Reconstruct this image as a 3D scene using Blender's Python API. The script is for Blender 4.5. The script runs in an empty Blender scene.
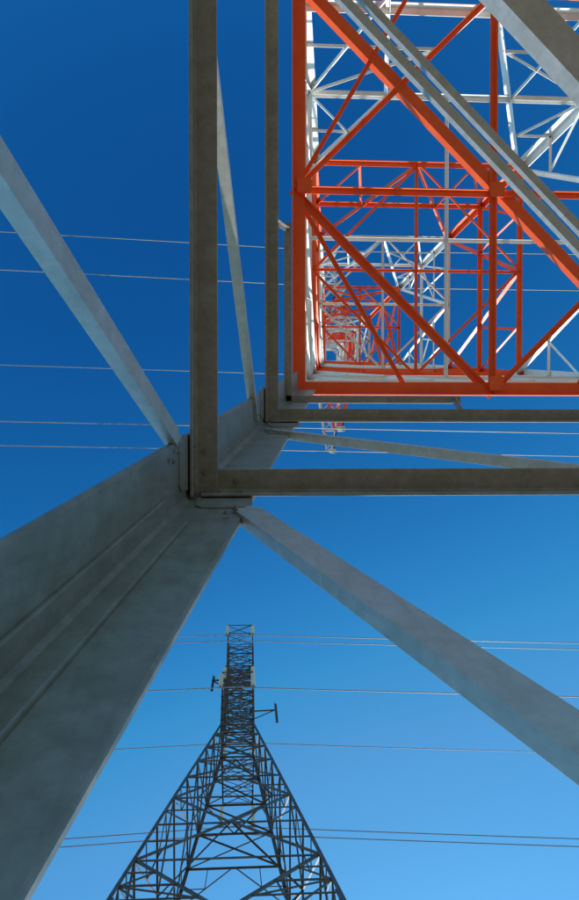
import bpy, math, random
from mathutils import Vector, Matrix
random.seed(4)
S = bpy.context.scene
EYE = 1.6

# ------------------------------------------------------------------ materials
def mat_new(name):
    m = bpy.data.materials.new(name); m.use_nodes = True
    nt = m.node_tree; b = nt.nodes["Principled BSDF"]
    return m, nt, b

def mottled(name, c1, c2, c3, rough=0.5, metal=0.0, scale=6.0, streak=0.35, bump=0.15, spec=0.5, runs=0.0):
    m, nt, b = mat_new(name)
    N = nt.nodes; L = nt.links
    tc = N.new("ShaderNodeTexCoord")
    n1 = N.new("ShaderNodeTexNoise"); n1.inputs["Scale"].default_value = scale
    n1.inputs["Detail"].default_value = 8; n1.inputs["Roughness"].default_value = 0.68
    L.new(tc.outputs["Object"], n1.inputs["Vector"])
    r1 = N.new("ShaderNodeValToRGB")
    r1.color_ramp.elements[0].position = 0.36; r1.color_ramp.elements[0].color = (*c1, 1)
    r1.color_ramp.elements[1].position = 0.64; r1.color_ramp.elements[1].color = (*c2, 1)
    L.new(n1.outputs["Fac"], r1.inputs["Fac"])
    n2 = N.new("ShaderNodeTexNoise"); n2.inputs["Scale"].default_value = scale * 0.3
    n2.inputs["Detail"].default_value = 5
    L.new(tc.outputs["Object"], n2.inputs["Vector"])
    r2 = N.new("ShaderNodeValToRGB")
    r2.color_ramp.elements[0].position = 0.45; r2.color_ramp.elements[0].color = (0, 0, 0, 1)
    r2.color_ramp.elements[1].position = 0.70; r2.color_ramp.elements[1].color = (streak,) * 3 + (1,)
    L.new(n2.outputs["Fac"], r2.inputs["Fac"])
    mx = N.new("ShaderNodeMixRGB"); mx.inputs["Color2"].default_value = (*c3, 1)
    L.new(r2.outputs["Color"], mx.inputs["Fac"]); L.new(r1.outputs["Color"], mx.inputs["Color1"])
    out = mx.outputs["Color"]
    if runs > 0:   # rain-run stains, stretched along the height
        mp = N.new("ShaderNodeMapping"); mp.inputs["Scale"].default_value = (30, 30, 1.0)
        L.new(tc.outputs["Object"], mp.inputs["Vector"])
        n4 = N.new("ShaderNodeTexNoise"); n4.inputs["Scale"].default_value = 1.0; n4.inputs["Detail"].default_value = 6
        L.new(mp.outputs["Vector"], n4.inputs["Vector"])
        r4 = N.new("ShaderNodeValToRGB")
        r4.color_ramp.elements[0].position = 0.50; r4.color_ramp.elements[0].color = (0, 0, 0, 1)
        r4.color_ramp.elements[1].position = 0.75; r4.color_ramp.elements[1].color = (runs,)*3 + (1,)
        L.new(n4.outputs["Fac"], r4.inputs["Fac"])
        m4 = N.new("ShaderNodeMixRGB"); m4.inputs["Color2"].default_value = (c3[0]*.6, c3[1]*.56, c3[2]*.5, 1)
        L.new(r4.outputs["Color"], m4.inputs["Fac"]); L.new(out, m4.inputs["Color1"]); out = m4.outputs["Color"]
    L.new(out, b.inputs["Base Color"])
    b.inputs["Metallic"].default_value = metal
    b.inputs["Specular IOR Level"].default_value = spec
    n3 = N.new("ShaderNodeTexNoise"); n3.inputs["Scale"].default_value = scale * 9
    n3.inputs["Detail"].default_value = 4
    L.new(tc.outputs["Object"], n3.inputs["Vector"])
    mr = N.new("ShaderNodeMapRange"); mr.inputs["To Min"].default_value = rough - 0.12
    mr.inputs["To Max"].default_value = rough + 0.15
    L.new(n1.outputs["Fac"], mr.inputs["Value"]); L.new(mr.outputs["Result"], b.inputs["Roughness"])
    bp = N.new("ShaderNodeBump"); bp.inputs["Strength"].default_value = bump; bp.inputs["Distance"].default_value = 0.004
    L.new(n3.outputs["Fac"], bp.inputs["Height"]); L.new(bp.outputs["Normal"], b.inputs["Normal"])
    return m

M_GALV = mottled("galvanised_steel", (0.43, 0.42, 0.395), (0.52, 0.51, 0.485), (0.36, 0.34, 0.30), 0.40, 0.35, 15.0, 0.5, 0.10, 0.5, 0.22)  # base colour lightened so the braces look sunlit
M_LEG = mottled("dark_galvanised_steel", (0.225, 0.205, 0.17), (0.295, 0.275, 0.24), (0.175, 0.145, 0.105), 0.45, 0.25, 14.0, 0.5, 0.12, 0.4, 0.25)  # darker, browner galvanised steel for legs and ring beams
M_ORNG = mottled("orange_paint", (0.90, 0.105, 0.018), (0.95, 0.145, 0.028), (0.78, 0.095, 0.02), 0.42, 0.0, 3.0, 0.4, 0.1, 0.35)
M_WHT = mottled("white_paint", (0.78, 0.77, 0.74), (0.85, 0.84, 0.82), (0.64, 0.62, 0.58), 0.45, 0.0, 3.0, 0.4, 0.1)
M_BACKLIT = mottled("backlit_weathered_steel", (0.065, 0.06, 0.055), (0.12, 0.11, 0.105), (0.05, 0.035, 0.03), 0.55, 0.1, 2.0, 0.5, 0.1)  # second pylon: backlit shade painted in as a darkened base colour
M_CONC = mottled("concrete", (0.30, 0.29, 0.27), (0.42, 0.41, 0.38), (0.2, 0.19, 0.17), 0.85, 0.0, 5.0, 0.5, 0.5)
M_GLASS = mottled("insulator_glaze", (0.55, 0.65, 0.58), (0.68, 0.75, 0.70), (0.4, 0.45, 0.4), 0.2, 0.0, 5.0, 0.2, 0.0)
M_WIRE = mottled("conductor_aluminium", (0.22, 0.22, 0.23), (0.33, 0.33, 0.33), (0.18, 0.18, 0.18), 0.5, 0.1, 4.0, 0.2, 0.0)
M_BOLT = mottled("bolt_steel", (0.18, 0.17, 0.155), (0.28, 0.27, 0.25), (0.13, 0.09, 0.06), 0.5, 0.4, 20.0, 0.6, 0.1)

# ------------------------------------------------------------------ mesh builder
class MB:
    def __init__(s, mats):
        s.v = []; s.f = []; s.mi = []; s.mats = mats
    def loft(s, rings, m, caps=True):
        b = len(s.v); n = len(rings[0])
        for r in rings: s.v.extend([tuple(p) for p in r])
        for k in range(len(rings) - 1):
            for i in range(n):
                j = (i + 1) % n
                s.f.append((b + k*n + i, b + k*n + j, b + (k+1)*n + j, b + (k+1)*n + i)); s.mi.append(m)
        if caps:
            s.f.append(tuple(b + i for i in reversed(range(n)))); s.mi.append(m)
            e = b + (len(rings)-1)*n
            s.f.append(tuple(e + i for i in range(n))); s.mi.append(m)
    def angle(s, p0, p1, A, wa, B, wb, t, m, fine=False):
        p0 = Vector(p0); p1 = Vector(p1); u = (p1 - p0)
        if u.length < 1e-4: return
        u.normalize()
        A = Vector(A); A = (A - u*A.dot(u)).normalized()
        B = Vector(B); C = u.cross(A)
        B = C if C.dot(B) > 0 else -C
        if fine:
            f = t*0.9; q = t*0.35
            sec = [(0,0),(wa-q*0.3,0),(wa,q*0.3),(wa,t-q),(wa-q*.3,t-q*.3),(wa-q,t),(t+f,t),(t+f*.3,t+f*.3),(t,t+f),(t,wb-q),(t-q*.3,wb-q*.3),(t-q,wb),(q*.3,wb),(0,wb-q*.3)]
        else:
            sec = [(0,0),(wa,0),(wa,t),(t,t),(t,wb),(0,wb)]
        s.loft([[p + A*a + B*c for a, c in sec] for p in (p0, p1)], m)
    def plate(s, c, U, V, wu, wv, N, t, m):
        c = Vector(c); U = Vector(U).normalized(); V = Vector(V).normalized(); N = Vector(N).normalized()
        ch = 0.25
        pts = [(-1,-1+ch),(-1+ch,-1),(1-ch,-1),(1,-1+ch),(1,1-ch),(1-ch,1),(-1+ch,1),(-1,1-ch)]
        s.loft([[c + U*(a*wu/2) + V*(b_*wv/2) + N*o for a, b_ in pts] for o in (0, t)], m)
    def bolt(s, c, N, r, l, m):
        c = Vector(c); N = Vector(N).normalized()
        X = N.orthogonal().normalized(); Y = N.cross(X)
        def ring(rr, o, n=6): return [c + N*o + (X*math.cos(i*2*math.pi/n) + Y*math.sin(i*2*math.pi/n))*rr for i in range(n)]
        s.loft([ring(r*1.35, 0), ring(r*1.35, l*0.15), ring(r, l*0.15), ring(r, l*0.7), ring(r*0.5, l*0.7), ring(r*0.5, l*1.1)], m)
    def tube(s, pts, r, m, n=6):
        rings = []
        for i, p in enumerate(pts):
            a = Vector(pts[max(i-1,0)]); b_ = Vector(pts[min(i+1,len(pts)-1)])
            u = (b_-a).normalized()
            X = u.cross(Vector((0,0,1)));
            if X.length < 1e-3: X = Vector((1,0,0))
            X.normalize(); Y = u.cross(X)
            rings.append([Vector(p) + (X*math.cos(k*2*math.pi/n)+Y*math.sin(k*2*math.pi/n))*r for k in range(n)])
        s.loft(rings, m)
    def insul(s, top, L, m, m2, R=0.13, n=10):
        top = Vector(top); k = max(5, int(L/0.17)); rings = []
        def ring(r, z): return [top + Vector((math.cos(i*2*math.pi/n)*r, math.sin(i*2*math.pi/n)*r, -z)) for i in range(n)]
        st = L/k
        for i in range(k):
            z = i*st
            rings += [ring(0.03, z), ring(0.045, z+st*0.3), ring(R, z+st*0.6), ring(R*0.95, z+st*0.72), ring(0.04, z+st*0.8)]
        s.loft(rings, m)
        s.loft([ring(0.02,-0.25), ring(0.02, 0.0)], m2)
        s.loft([ring(0.05, L), ring(0.05, L+0.12)], m2)
    def make(s, name, parent=None):
        me = bpy.data.meshes.new(name); me.from_pydata(s.v, [], s.f)
        for m in s.mats: me.materials.append(m)
        me.polygons.foreach_set("material_index", s.mi)
        me.update()
        import bmesh
        bm = bmesh.new(); bm.from_mesh(me); bmesh.ops.recalc_face_normals(bm, faces=bm.faces); bm.to_mesh(me); bm.free()
        o = bpy.data.objects.new(name, me); S.collection.objects.link(o)
        if parent: o.parent = parent
        return o

MATS = [M_GALV, M_ORNG, M_WHT, M_BACKLIT, M_BOLT, M_GLASS, M_CONC, M_LEG]
G, O, W, D, BT, GL, CN, LG = range(8)

FACES = [((-1,0),(0,1)), ((0,1),(1,0)), ((1,0),(0,1)), ((0,-1),(1,0))]   # (normal, tangent)

class Tower:
    """local coordinates: tower axis at x=y=0, heights h measured above eye level"""
    def __init__(s, cx, cy, wf, col):
        s.c = Vector((cx, cy, EYE)); s.w = wf; s.col = col; s.mb = MB(MATS)
    def P(s, x, y, h): return s.c + Vector((x, y, h))
    def F(s, f, sft, h, off=0.0):
        n, t = FACES[f]; w = s.w(h)
        return s.P(n[0]*(w-off) + t[0]*sft, n[1]*(w-off) + t[1]*sft, h)
    def legs(s, hs, size, t, fine_corner=None):
        for sx in (-1,1):
            for sy in (-1,1):
                for h0, h1 in zip(hs, hs[1:]):
                    sz = size(h0); fine = (fine_corner == (sx,sy) and h0 < 10)
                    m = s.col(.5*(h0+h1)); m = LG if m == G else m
                    s.mb.angle(s.P(sx*s.w(h0), sy*s.w(h0), h0), s.P(sx*s.w(h1), sy*s.w(h1), h1),
                               (-sx,0,0), sz, (0,-sy,0), sz, t if sz > .2 else max(0.012, sz*0.09), m, fine)
    def fm(s, f, s0, h0, s1, h1, sz, off, m=None, t=None, flip=1, fine=False, inw=1, sz2=None):
        """angle member in face f"""
        n, tt = FACES[f]; N = Vector((n[0], n[1], 0))
        p0 = s.F(f, s0, h0, off); p1 = s.F(f, s1, h1, off)
        u = (p1-p0).normalized()
        A = u.cross(N)
        if A.dot(Vector((0,0,1))) < 0: A = -A
        A = A*flip
        if m is None: m = s.col(.5*(h0+h1))
        s.mb.angle(p0, p1, A, sz, -N*inw, sz2 or sz, t or max(0.010, sz*0.1), m, fine)
    def ring(s, h, sz, off, m=None, t=None, fine=False, up=-1, lap=None):
        for f in range(4):
            n, tt = FACES[f]; N = Vector((n[0], n[1], 0)); w = s.w(h)
            if lap:
                e = w - off - (lap if f % 2 else 0.0); z = 0.022*(f%2)
            else:
                e = w - off - 0.01*(f%2); z = 0.0025*(f%2)
            p0 = s.F(f, -e, h, off); p1 = s.F(f, e, h, off)
            p0.z += z; p1.z += z
            s.mb.angle(p0, p1, (0,0,up), sz, -N, sz, t or max(0.010, sz*0.1), s.col(h) if m is None else m, fine)
    def xpanel(s, h0, h1, sz, off=0.03, m=None):
        for f in range(4):
            w0 = s.w(h0)*0.97; w1 = s.w(h1)*0.97
            s.fm(f, -w0, h0, w1, h1, sz, off, m)
            s.fm(f, w0, h0, -w1, h1, sz, off+sz*0.12+0.012, m, flip=-1)
    def kpanel(s, h0, h1, sz, off=0.03, m=None, m2=None, up=True, faces=range(4), dense=False):
        for f in faces:
            w0 = s.w(h0)*0.97; w1 = s.w(h1)*0.97
            for sg in (-1, 1):
                if up: a = (0.04*sg, h0); b = (sg*w1, h1)
                else:  a = (sg*w0, h0); b = (0.04*sg, h1)
                s.fm(f, a[0], a[1], b[0], b[1], sz, off, m)
                hm = .5*(h0+h1); mid = (.5*(a[0]+b[0]), hm)
                s.fm(f, mid[0], hm, sg*s.w(hm)*0.98, hm, sz*0.6, off+.02, m2)
                if up:
                    s.fm(f, mid[0], hm, sg*w0*0.55, h0, sz*0.6, off+.03, m2)
                    s.fm(f, sg*s.w(hm)*0.98, hm, sg*w0*0.55, h0, sz*0.6, off+.045, m2)
                else:
                    s.fm(f, mid[0], hm, sg*w1*0.55, h1, sz*0.6, off+.03, m2)
                if dense:
                    for k in (.25, .75):
                        hq = h0+(h1-h0)*k; q = a[0]+(b[0]-a[0])*k
                        s.fm(f, q, hq, sg*s.w(hq)*.98, hq, sz*.5, off+.02, m2)
                        hq2 = h0+(h1-h0)*(k+.25 if k < .5 else k-.25)
                        s.fm(f, q, hq, sg*s.w(hq2)*.98, hq2, sz*.5, off+.035, m2)
    def bar(s, a, b, sz, m, A=(0,0,-1), B=None, t=None):
        a = s.P(*a); b = s.P(*b); u = (b-a).normalized()
        if B is None: B = u.cross(Vector(A))
        s.mb.angle(a, b, A, sz, B, sz, t or max(0.01, sz*0.1), m)
    def arm(s, side, h, L, wt, sz, n=4, rise=1.5, m=None):
        w = s.w(h); m = s.col(h) if m is None else m
        def bot(x, k): return (x*(w + (wt-w)*k), side*(w + (L-w)*k), h)
        def top(x, k): return (x*(w + (wt-w)*k), side*(w + (L-w)*k), h + rise*(1-k) + .25*k)
        for x in (-1, 1):
            s.bar(bot(x,0), bot(x,1), sz, m, A=(0,0,1), B=(-x,0,0))
            s.bar(top(x,0), top(x,1), sz, m, A=(0,0,-1), B=(-x,0,0))
            for i in range(n):
                k0 = i/n; k1 = (i+1)/n
                s.bar(bot(x,k0), top(x,k1) if i < n-1 else bot(x,k1), sz*.55, m, A=(-x,0,0))
                s.bar(bot(x,k1), top(x,k1), sz*.55, m, A=(-x,0,0))
        for i in range(n+1):
            k = i/n
            s.bar(bot(-1,k), bot(1,k), sz*.6, m, A=(0,0,1)); s.bar(top(-1,k), top(1,k), sz*.6, m, A=(0,0,-1))
            if i < n:
                k1 = (i+1)/n
                s.bar(bot(-1,k), bot(1,k1), sz*.5, m, A=(0,0,1)); s.bar(bot(1,k), bot(-1,k1), sz*.5, m, A=(0,0,1))
                s.bar(top(-1,k), top(1,k1), sz*.5, m, A=(0,0,-1))

def empty(name, loc=(0,0,0)):
    e = bpy.data.objects.new(name, None); S.collection.objects.link(e); e.empty_display_size = 1; return e

# ------------------------------------------------------------------ near tower
K = 0.13; W0 = 5.86; CX = 4.99; CY = -4.99
def wn(h):
    return W0 - K*h if h < 37.5 else 0.985 - 0.012*(h-37.5)
def coln(h):
    if h < 13.6: return G
    if h < 14.1: return O
    if h < 20.2: return W
    if h < 25.6: return O
    if h < 31.0: return W
    if h < 35.5: return O
    if h < 38.5: return W
    if h < 42.5: return O
    return W
T = Tower(CX, CY, wn, coln)
H1, H2, H3, H4 = 3.88, 7.62, 10.4, 13.8
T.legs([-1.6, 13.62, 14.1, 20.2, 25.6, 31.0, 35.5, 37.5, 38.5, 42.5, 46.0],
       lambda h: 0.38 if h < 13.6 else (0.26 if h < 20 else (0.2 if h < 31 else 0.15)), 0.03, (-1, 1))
for sx in (-1,1):
    for sy in (-1,1):
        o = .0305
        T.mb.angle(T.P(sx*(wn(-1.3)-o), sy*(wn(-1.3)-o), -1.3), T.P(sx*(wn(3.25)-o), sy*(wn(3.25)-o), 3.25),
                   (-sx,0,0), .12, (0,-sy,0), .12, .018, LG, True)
OFF = 0.034
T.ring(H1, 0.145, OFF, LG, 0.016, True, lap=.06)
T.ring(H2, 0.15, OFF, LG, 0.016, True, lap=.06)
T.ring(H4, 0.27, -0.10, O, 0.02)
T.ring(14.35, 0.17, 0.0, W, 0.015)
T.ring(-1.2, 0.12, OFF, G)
for f in range(4):
    for sg in (-1, 1):
        wide = f in (1, 3)
        s0 = sg*(wn(3.5)-(0.36 if not wide else .32))
        s1 = s0 - sg*(3.5+1.2)/(2.62 if not wide else 2.85)
        T.fm(f, s0, 3.5, s1, -1.2, 0.15 if wide else 0.095, OFF+.012, G, 0.012, flip=1, fine=True, inw=-1, sz2=.06)
        T.fm(f, s1, -1.2, 0, H1-0.12, 0.09, OFF+.03, G, 0.01)
        T.fm(f, sg*(wn(6.75)-0.12), 6.75, sg*wn(H1)*0.36, H1-0.02, 0.15, OFF+.03, G, 0.012, fine=True, inw=-1, sz2=.08)
        T.fm(f, sg*wn(H1)*0.34, H1-0.02, 0, H2-0.15, 0.1, OFF+.045, G, 0.01)
        xm = 4.06*(1-(13.8-10.6)/5.65)
        T.fm(f, sg*(wn(H3)-0.05), H3, sg*xm, H3, 0.11, OFF-.012, LG, 0.012)
        T.fm(f, sg*(xm+.08), H3-.02, sg*wn(H2)*0.52, H2+.02, 0.06, OFF+.02, LG, 0.01)
for f in range(4):
    n, tt = FACES[f]; N = Vector((n[0],n[1],0)); Tn = Vector((tt[0],tt[1],0))
    for sg in (-1,1):
        for (h, wu, wv, in_) in ((H1-0.13, .30, .40, .24), (H2-0.2, .34, .5, .26), (6.75, .26,.3,.28)):
            up = Vector((-n[0]*K, -n[1]*K, 1)).normalized()
            c = T.F(f, sg*(wn(h)-in_), h, 0.031)
            T.mb.plate(c, Tn, up, wu, wv, -N, 0.010, LG)
        for (h, ss) in [(H1-.07,.10),(H1-.07,.20),(H1-.07,.32),(3.46,.34),(3.36,.31),
                        (H2-.08,.12),(H2-.08,.24),(6.72,.2),(6.62,.3)]:
            c = T.F(f, sg*(wn(h)-ss), h, 0.050 if h > 3.3 else .031)
            T.mb.bolt(c, -N, 0.013, 0.016, BT)
        # bolt heads under the ring ends
        for ss in (.10, .22):
            c = T.F(f, sg*(wn(H1)-ss-.06), H1-.017+.022*(f%2), .034+.075)
            T.mb.bolt(c, (0,0,-1), 0.013, 0.016, BT)
def cut(h, frac, sx, sy, sz, m, z=0.0, sh=0.0, t=None, wide=None):
    w = wn(h) - OFF - .02
    a = (sx*w, sy*(w - 2*w*frac/2) , h+z); b = (sx*(w - w*frac), sy*w, h+z)
    a = T.P(*a); b = T.P(*b); u = (b-a).normalized()
    A = Vector((-sx, -sy, 0)).normalized()
    a += A*sh; b += A*sh
    T.mb.angle(a, b, A, wide or sz, (0,0,1), sz, t or 0.014, m, True)
for sx, sy in ((-1,1),(1,-1)):
    cut(H1, 0.865, sx, sy, 0.15, G, 0.04, 0.0, None, 0.19)
    cut(H2, 1.14, sx, sy, 0.10, G, 0.04, 0.0)
    cut(H2, 1.17, sx, sy, 0.09, G, 0.15, 0.13)
w4 = wn(H4) + .05
T.bar((-w4,0,H4+.02),(w4,0,H4+.02), .12, O, A=(0,0,-1))
T.bar((0,-w4,H4+.03),(0,w4,H4+.03), .12, O, A=(0,0,-1))
T.bar((-w4,-w4,H4+.06),(w4,w4,H4+.06), .22, O, A=(0,0,1))
T.bar((-w4+.35,-w4,H4+.5),(w4,w4-.35,H4+.5), .09, W, A=(0,0,1))
for sx, sy in ((-1,1),(1,-1),(1,1),(-1,-1)):
    T.bar((sx*w4,0,H4+.045),(0,sy*w4,H4+.045), .15 if (sx,sy)==(-1,1) else .10, O, A=(0,0,-1))
    T.bar((sx*w4,0,H4+.075),(sx*w4*.42,sy*w4,H4+.075), .08, O, A=(0,0,-1))
for (x, y) in ((0,0), (-w4+.2,0), (0,w4-.2), (w4-.2,0), (0,-w4+.2)):
    T.mb.plate(T.P(x, y, H4-.105), (1,0,0), (0,1,0), .30, .30, (0,0,-1), .012, O)
lv = [13.8, 17.2, 20.4, 23.0, 25.6, 28.3, 31.0, 33.3, 35.5, 37.5, 39.0, 40.6, 42.5, 44.2, 46.0]
for h in lv[1:]:
    T.ring(h, 0.13 if h < 25 else 0.1, 0.03)
T.kpanel(lv[0], lv[2], 0.15, m=W, m2=W, dense=True)
T.kpanel(lv[2], lv[4], 0.13, m=O, m2=O)
T.kpanel(lv[4], lv[6], 0.12, m=W, m2=W, dense=True)
for a, b in zip(lv[6:], lv[7:]):
    T.xpanel(a, b, 0.08 if a > 35 else .1)
for h in (17.2, 20.4, 25.6, 31.0, 35.5):
    w = wn(h)-.05; m = coln(h+.1 if h!=17.2 else h)
    T.bar((-w,0,h),(w,0,h), .08, m); T.bar((0,-w,h+.02),(0,w,h+.02), .08, m)
    if h != 17.2:
        for sx in (-1,1):
            for sy in (-1,1): T.bar((sx*w,0,h+.04),(0,sy*w,h+.04), .07, m)
arms_n = [(43.0, 6.0, 5.9), (39.0, 3.0, 4.6)]
INS = MB(MATS)
near_pts = []
for h, la, lb in arms_n:
    for side, L in ((-1, la), (1, lb)):
        T.arm(side, h, L, 0.25, 0.09, 4, 1.6)
        p = T.P(0, side*L, h-.25); INS.insul(p, 1.9, GL, BT, .15); near_pts.append(p - Vector((0,0,2.05)))
near_pts.append(T.P(0, 0.9, 46.1))
T.bar((0,-.9,46.0),(0,.95,46.0), .08, W)
for sx in (-1,1):
    for sy in (-1,1):
        c = T.P(sx*(wn(-1.6)-.1), sy*(wn(-1.6)-.1), -1.6)
        F = T.mb
        def rg(r, z, c=c): return [c + Vector((math.cos(i*math.pi/4+math.pi/8)*r, math.sin(i*math.pi/4+math.pi/8)*r, z)) for i in range(8)]
        F.loft([rg(.75,-.3), rg(.72,.10), rg(.55,.32), rg(.50,.35)], CN)
E1 = empty("transmission_tower")
T.mb.make("tower_lattice", E1)
INS.make("insulator_strings", E1)

# ------------------------------------------------------------------ second pylon
FX, FY = -0.85, 18.6
def wf(h):
    return 1.08 + .138*(41.5-h) if h < 41.5 else 1.05
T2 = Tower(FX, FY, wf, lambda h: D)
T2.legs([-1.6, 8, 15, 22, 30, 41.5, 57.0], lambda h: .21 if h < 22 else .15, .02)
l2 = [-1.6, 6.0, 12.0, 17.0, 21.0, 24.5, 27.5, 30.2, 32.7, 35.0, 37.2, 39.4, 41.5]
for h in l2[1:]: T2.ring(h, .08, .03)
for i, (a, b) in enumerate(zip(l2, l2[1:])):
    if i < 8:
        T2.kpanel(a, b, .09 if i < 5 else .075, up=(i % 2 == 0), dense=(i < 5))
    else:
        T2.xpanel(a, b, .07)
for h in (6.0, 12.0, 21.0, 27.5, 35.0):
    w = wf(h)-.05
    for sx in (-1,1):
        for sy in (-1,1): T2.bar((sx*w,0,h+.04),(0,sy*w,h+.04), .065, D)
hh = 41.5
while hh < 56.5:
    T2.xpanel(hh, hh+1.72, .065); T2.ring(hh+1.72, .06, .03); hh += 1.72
INS2 = MB(MATS); far_pts = []
for h, La, Lb in ((52.5, 4.0, 4.0), (42.0, 4.0, 4.2), (47.3, 2.6, 2.6)):
    for side, L in ((-1, La), (1, Lb)):
        T2.arm(side, h, L, 0.95, .08, 4, 1.7)
        for x in (-.95, .95):
            p = T2.P(x, side*L, h-.25); INS2.insul(p, 2.0, GL, BT, .13)
        if h != 47.3:
            far_pts.append(T2.P(0, side*L, h-2.4))
            if side > 0 and h < 45 or side < 0 and h > 45: far_pts.append(T2.P(0, side*L+.45, h-2.4))
        T2.mb.angle(T2.P(-1.1, side*L, h-2.4), T2.P(1.1, side*L, h-2.4), (0,0,1), .06, (0,1,0), .06, .01, D)
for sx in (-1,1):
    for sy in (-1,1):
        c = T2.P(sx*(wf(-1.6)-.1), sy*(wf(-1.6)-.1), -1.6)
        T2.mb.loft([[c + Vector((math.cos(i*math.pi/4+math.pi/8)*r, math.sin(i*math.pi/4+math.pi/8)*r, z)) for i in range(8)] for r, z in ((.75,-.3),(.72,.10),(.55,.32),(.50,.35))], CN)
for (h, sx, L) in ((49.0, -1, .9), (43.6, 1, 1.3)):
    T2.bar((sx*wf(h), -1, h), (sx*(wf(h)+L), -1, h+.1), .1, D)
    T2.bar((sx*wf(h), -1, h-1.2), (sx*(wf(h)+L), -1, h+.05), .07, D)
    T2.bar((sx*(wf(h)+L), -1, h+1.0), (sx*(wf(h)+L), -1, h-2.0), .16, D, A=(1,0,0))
E2 = empty("transmission_tower.001")
T2.mb.make("tower_lattice.001", E2)
INS2.make("insulator_strings.001", E2)

# ------------------------------------------------------------------ wires
WR = MB([M_WIRE])
def wire(p, sag=11.0, span=320, r=0.02, yaw=0.015):
    for sg in (-1, 1):
        pts = []
        N = 48
        for i in range(N+1):
            u = (i/N)**1.5; x = u*span
            pts.append((p.x + sg*x, p.y + sg*x*yaw, p.z - 4*sag*u*(1-u)))
        WR.tube(pts, r, 0, 6)
for p in near_pts: wire(p, 7.0, r=.025, yaw=.02)
for p in far_pts: wire(p, 8.0, r=.030)
E3 = empty("power_lines"); WR.make("conductors", E3)

# ------------------------------------------------------------------ ground
m, nt, b = mat_new("dry_grass_soil")
N = nt.nodes; L = nt.links
tc = N.new("ShaderNodeTexCoord"); n1 = N.new("ShaderNodeTexNoise"); n1.inputs["Scale"].default_value = .6; n1.inputs["Detail"].default_value = 12
L.new(tc.outputs["Object"], n1.inputs["Vector"])
r = N.new("ShaderNodeValToRGB"); r.color_ramp.elements[0].position=.35; r.color_ramp.elements[0].color=(.26,.20,.13,1)
r.color_ramp.elements[1].position=.65; r.color_ramp.elements[1].color=(.38,.30,.20,1)
L.new(n1.outputs["Fac"], r.inputs["Fac"]); L.new(r.outputs["Color"], b.inputs["Base Color"]); b.inputs["Roughness"].default_value=.95
n2 = N.new("ShaderNodeTexNoise"); n2.inputs["Scale"].default_value=25; n2.inputs["Detail"].default_value=8
L.new(tc.outputs["Object"], n2.inputs["Vector"])
bp = N.new("ShaderNodeBump"); bp.inputs["Distance"].default_value=.05; L.new(n2.outputs["Fac"], bp.inputs["Height"]); L.new(bp.outputs["Normal"], b.inputs["Normal"])
GR = MB([m]); ng = 60; R = 3000
def gp(i): 
    u = (i/ng)*2-1; return math.copysign(abs(u)**2.5, u)*R
vs = []
for i in range(ng+1):
    for j in range(ng+1):
        x, y = gp(i), gp(j); d = math.hypot(x,y)
        z = 0.0 if d < 30 else (math.sin(x*.02)+math.cos(y*.017))*min(1.5,(d-30)*.01)
        vs.append((x,y,z))
GR.v = vs
for i in range(ng):
    for j in range(ng):
        a = i*(ng+1)+j; GR.f.append((a,a+ng+1,a+ng+2,a+1)); GR.mi.append(0)
GR.make("ground")

# ------------------------------------------------------------------ light
EL, AZ = math.radians(30), math.radians(16)
STR = 0.13
w = bpy.data.worlds.new("World"); S.world = w; w.use_nodes = True
wt = w.node_tree; wn_ = wt.nodes; bg = wn_["Background"]
sky = wn_.new("ShaderNodeTexSky"); sky.sky_type = 'NISHITA'; sky.sun_disc = False
sky.sun_elevation = EL; sky.sun_rotation = AZ; sky.air_density = 1.0; sky.dust_density = 0.3; sky.ozone_density = 3.0
sep = wn_.new("ShaderNodeSeparateColor"); wt.links.new(sky.outputs[0], sep.inputs[0])
com = wn_.new("ShaderNodeCombineColor")
def mth(op, a, b_):
    n = wn_.new("ShaderNodeMath"); n.operation = op
    for i, v in enumerate((a, b_)):
        if isinstance(v, (int, float)): n.inputs[i].default_value = v
        else: wt.links.new(v, n.inputs[i])
    return n.outputs[0]
for i, (k, g, lin) in enumerate(((400.0, 4.2, 0.62), (19.0, 2.55, 1.48), (3.5, 1.7, 1.68))):
    c = mth('MULTIPLY', sep.outputs[i], STR)
    p = mth('MULTIPLY', mth('POWER', c, g), k)
    q = mth('MINIMUM', p, mth('MULTIPLY', c, lin))
    wt.links.new(mth('DIVIDE', q, STR), com.inputs[i])
wt.links.new(com.outputs[0], bg.inputs[0]); bg.inputs[1].default_value = STR
sd = bpy.data.lights.new("sun", 'SUN'); sd.energy = 5.0; sd.angle = math.radians(.5); sd.color = (1, .94, .85)
so = bpy.data.objects.new("sun", sd); S.collection.objects.link(so)
d = Vector((math.sin(AZ)*math.cos(EL), math.cos(AZ)*math.cos(EL), math.sin(EL)))
so.rotation_euler = d.to_track_quat('Z', 'Y').to_euler(); so.location = d*100

# ------------------------------------------------------------------ camera
f = 684.0; zx, zy = 251-289.5, 436-450
zc = Vector((zx, -zy, -f)).normalized()
xc = Vector((1,0,0)); xc = (xc - zc*xc.dot(zc)).normalized()
yc = zc.cross(xc)
Rm = Matrix((xc, yc, zc))
cd = bpy.data.cameras.new("camera"); co = bpy.data.objects.new("camera", cd); S.collection.objects.link(co)
cd.sensor_fit = 'VERTICAL'; cd.sensor_height = 24; cd.lens = 24*f/900; cd.clip_end = 8000; cd.clip_start = .02
M4 = Rm.to_4x4(); M4.translation = Vector((0,0,EYE)); co.matrix_world = M4
S.camera = co
S.view_settings.view_transform = 'Standard'; S.view_settings.look = 'None'; S.view_settings.exposure = 0
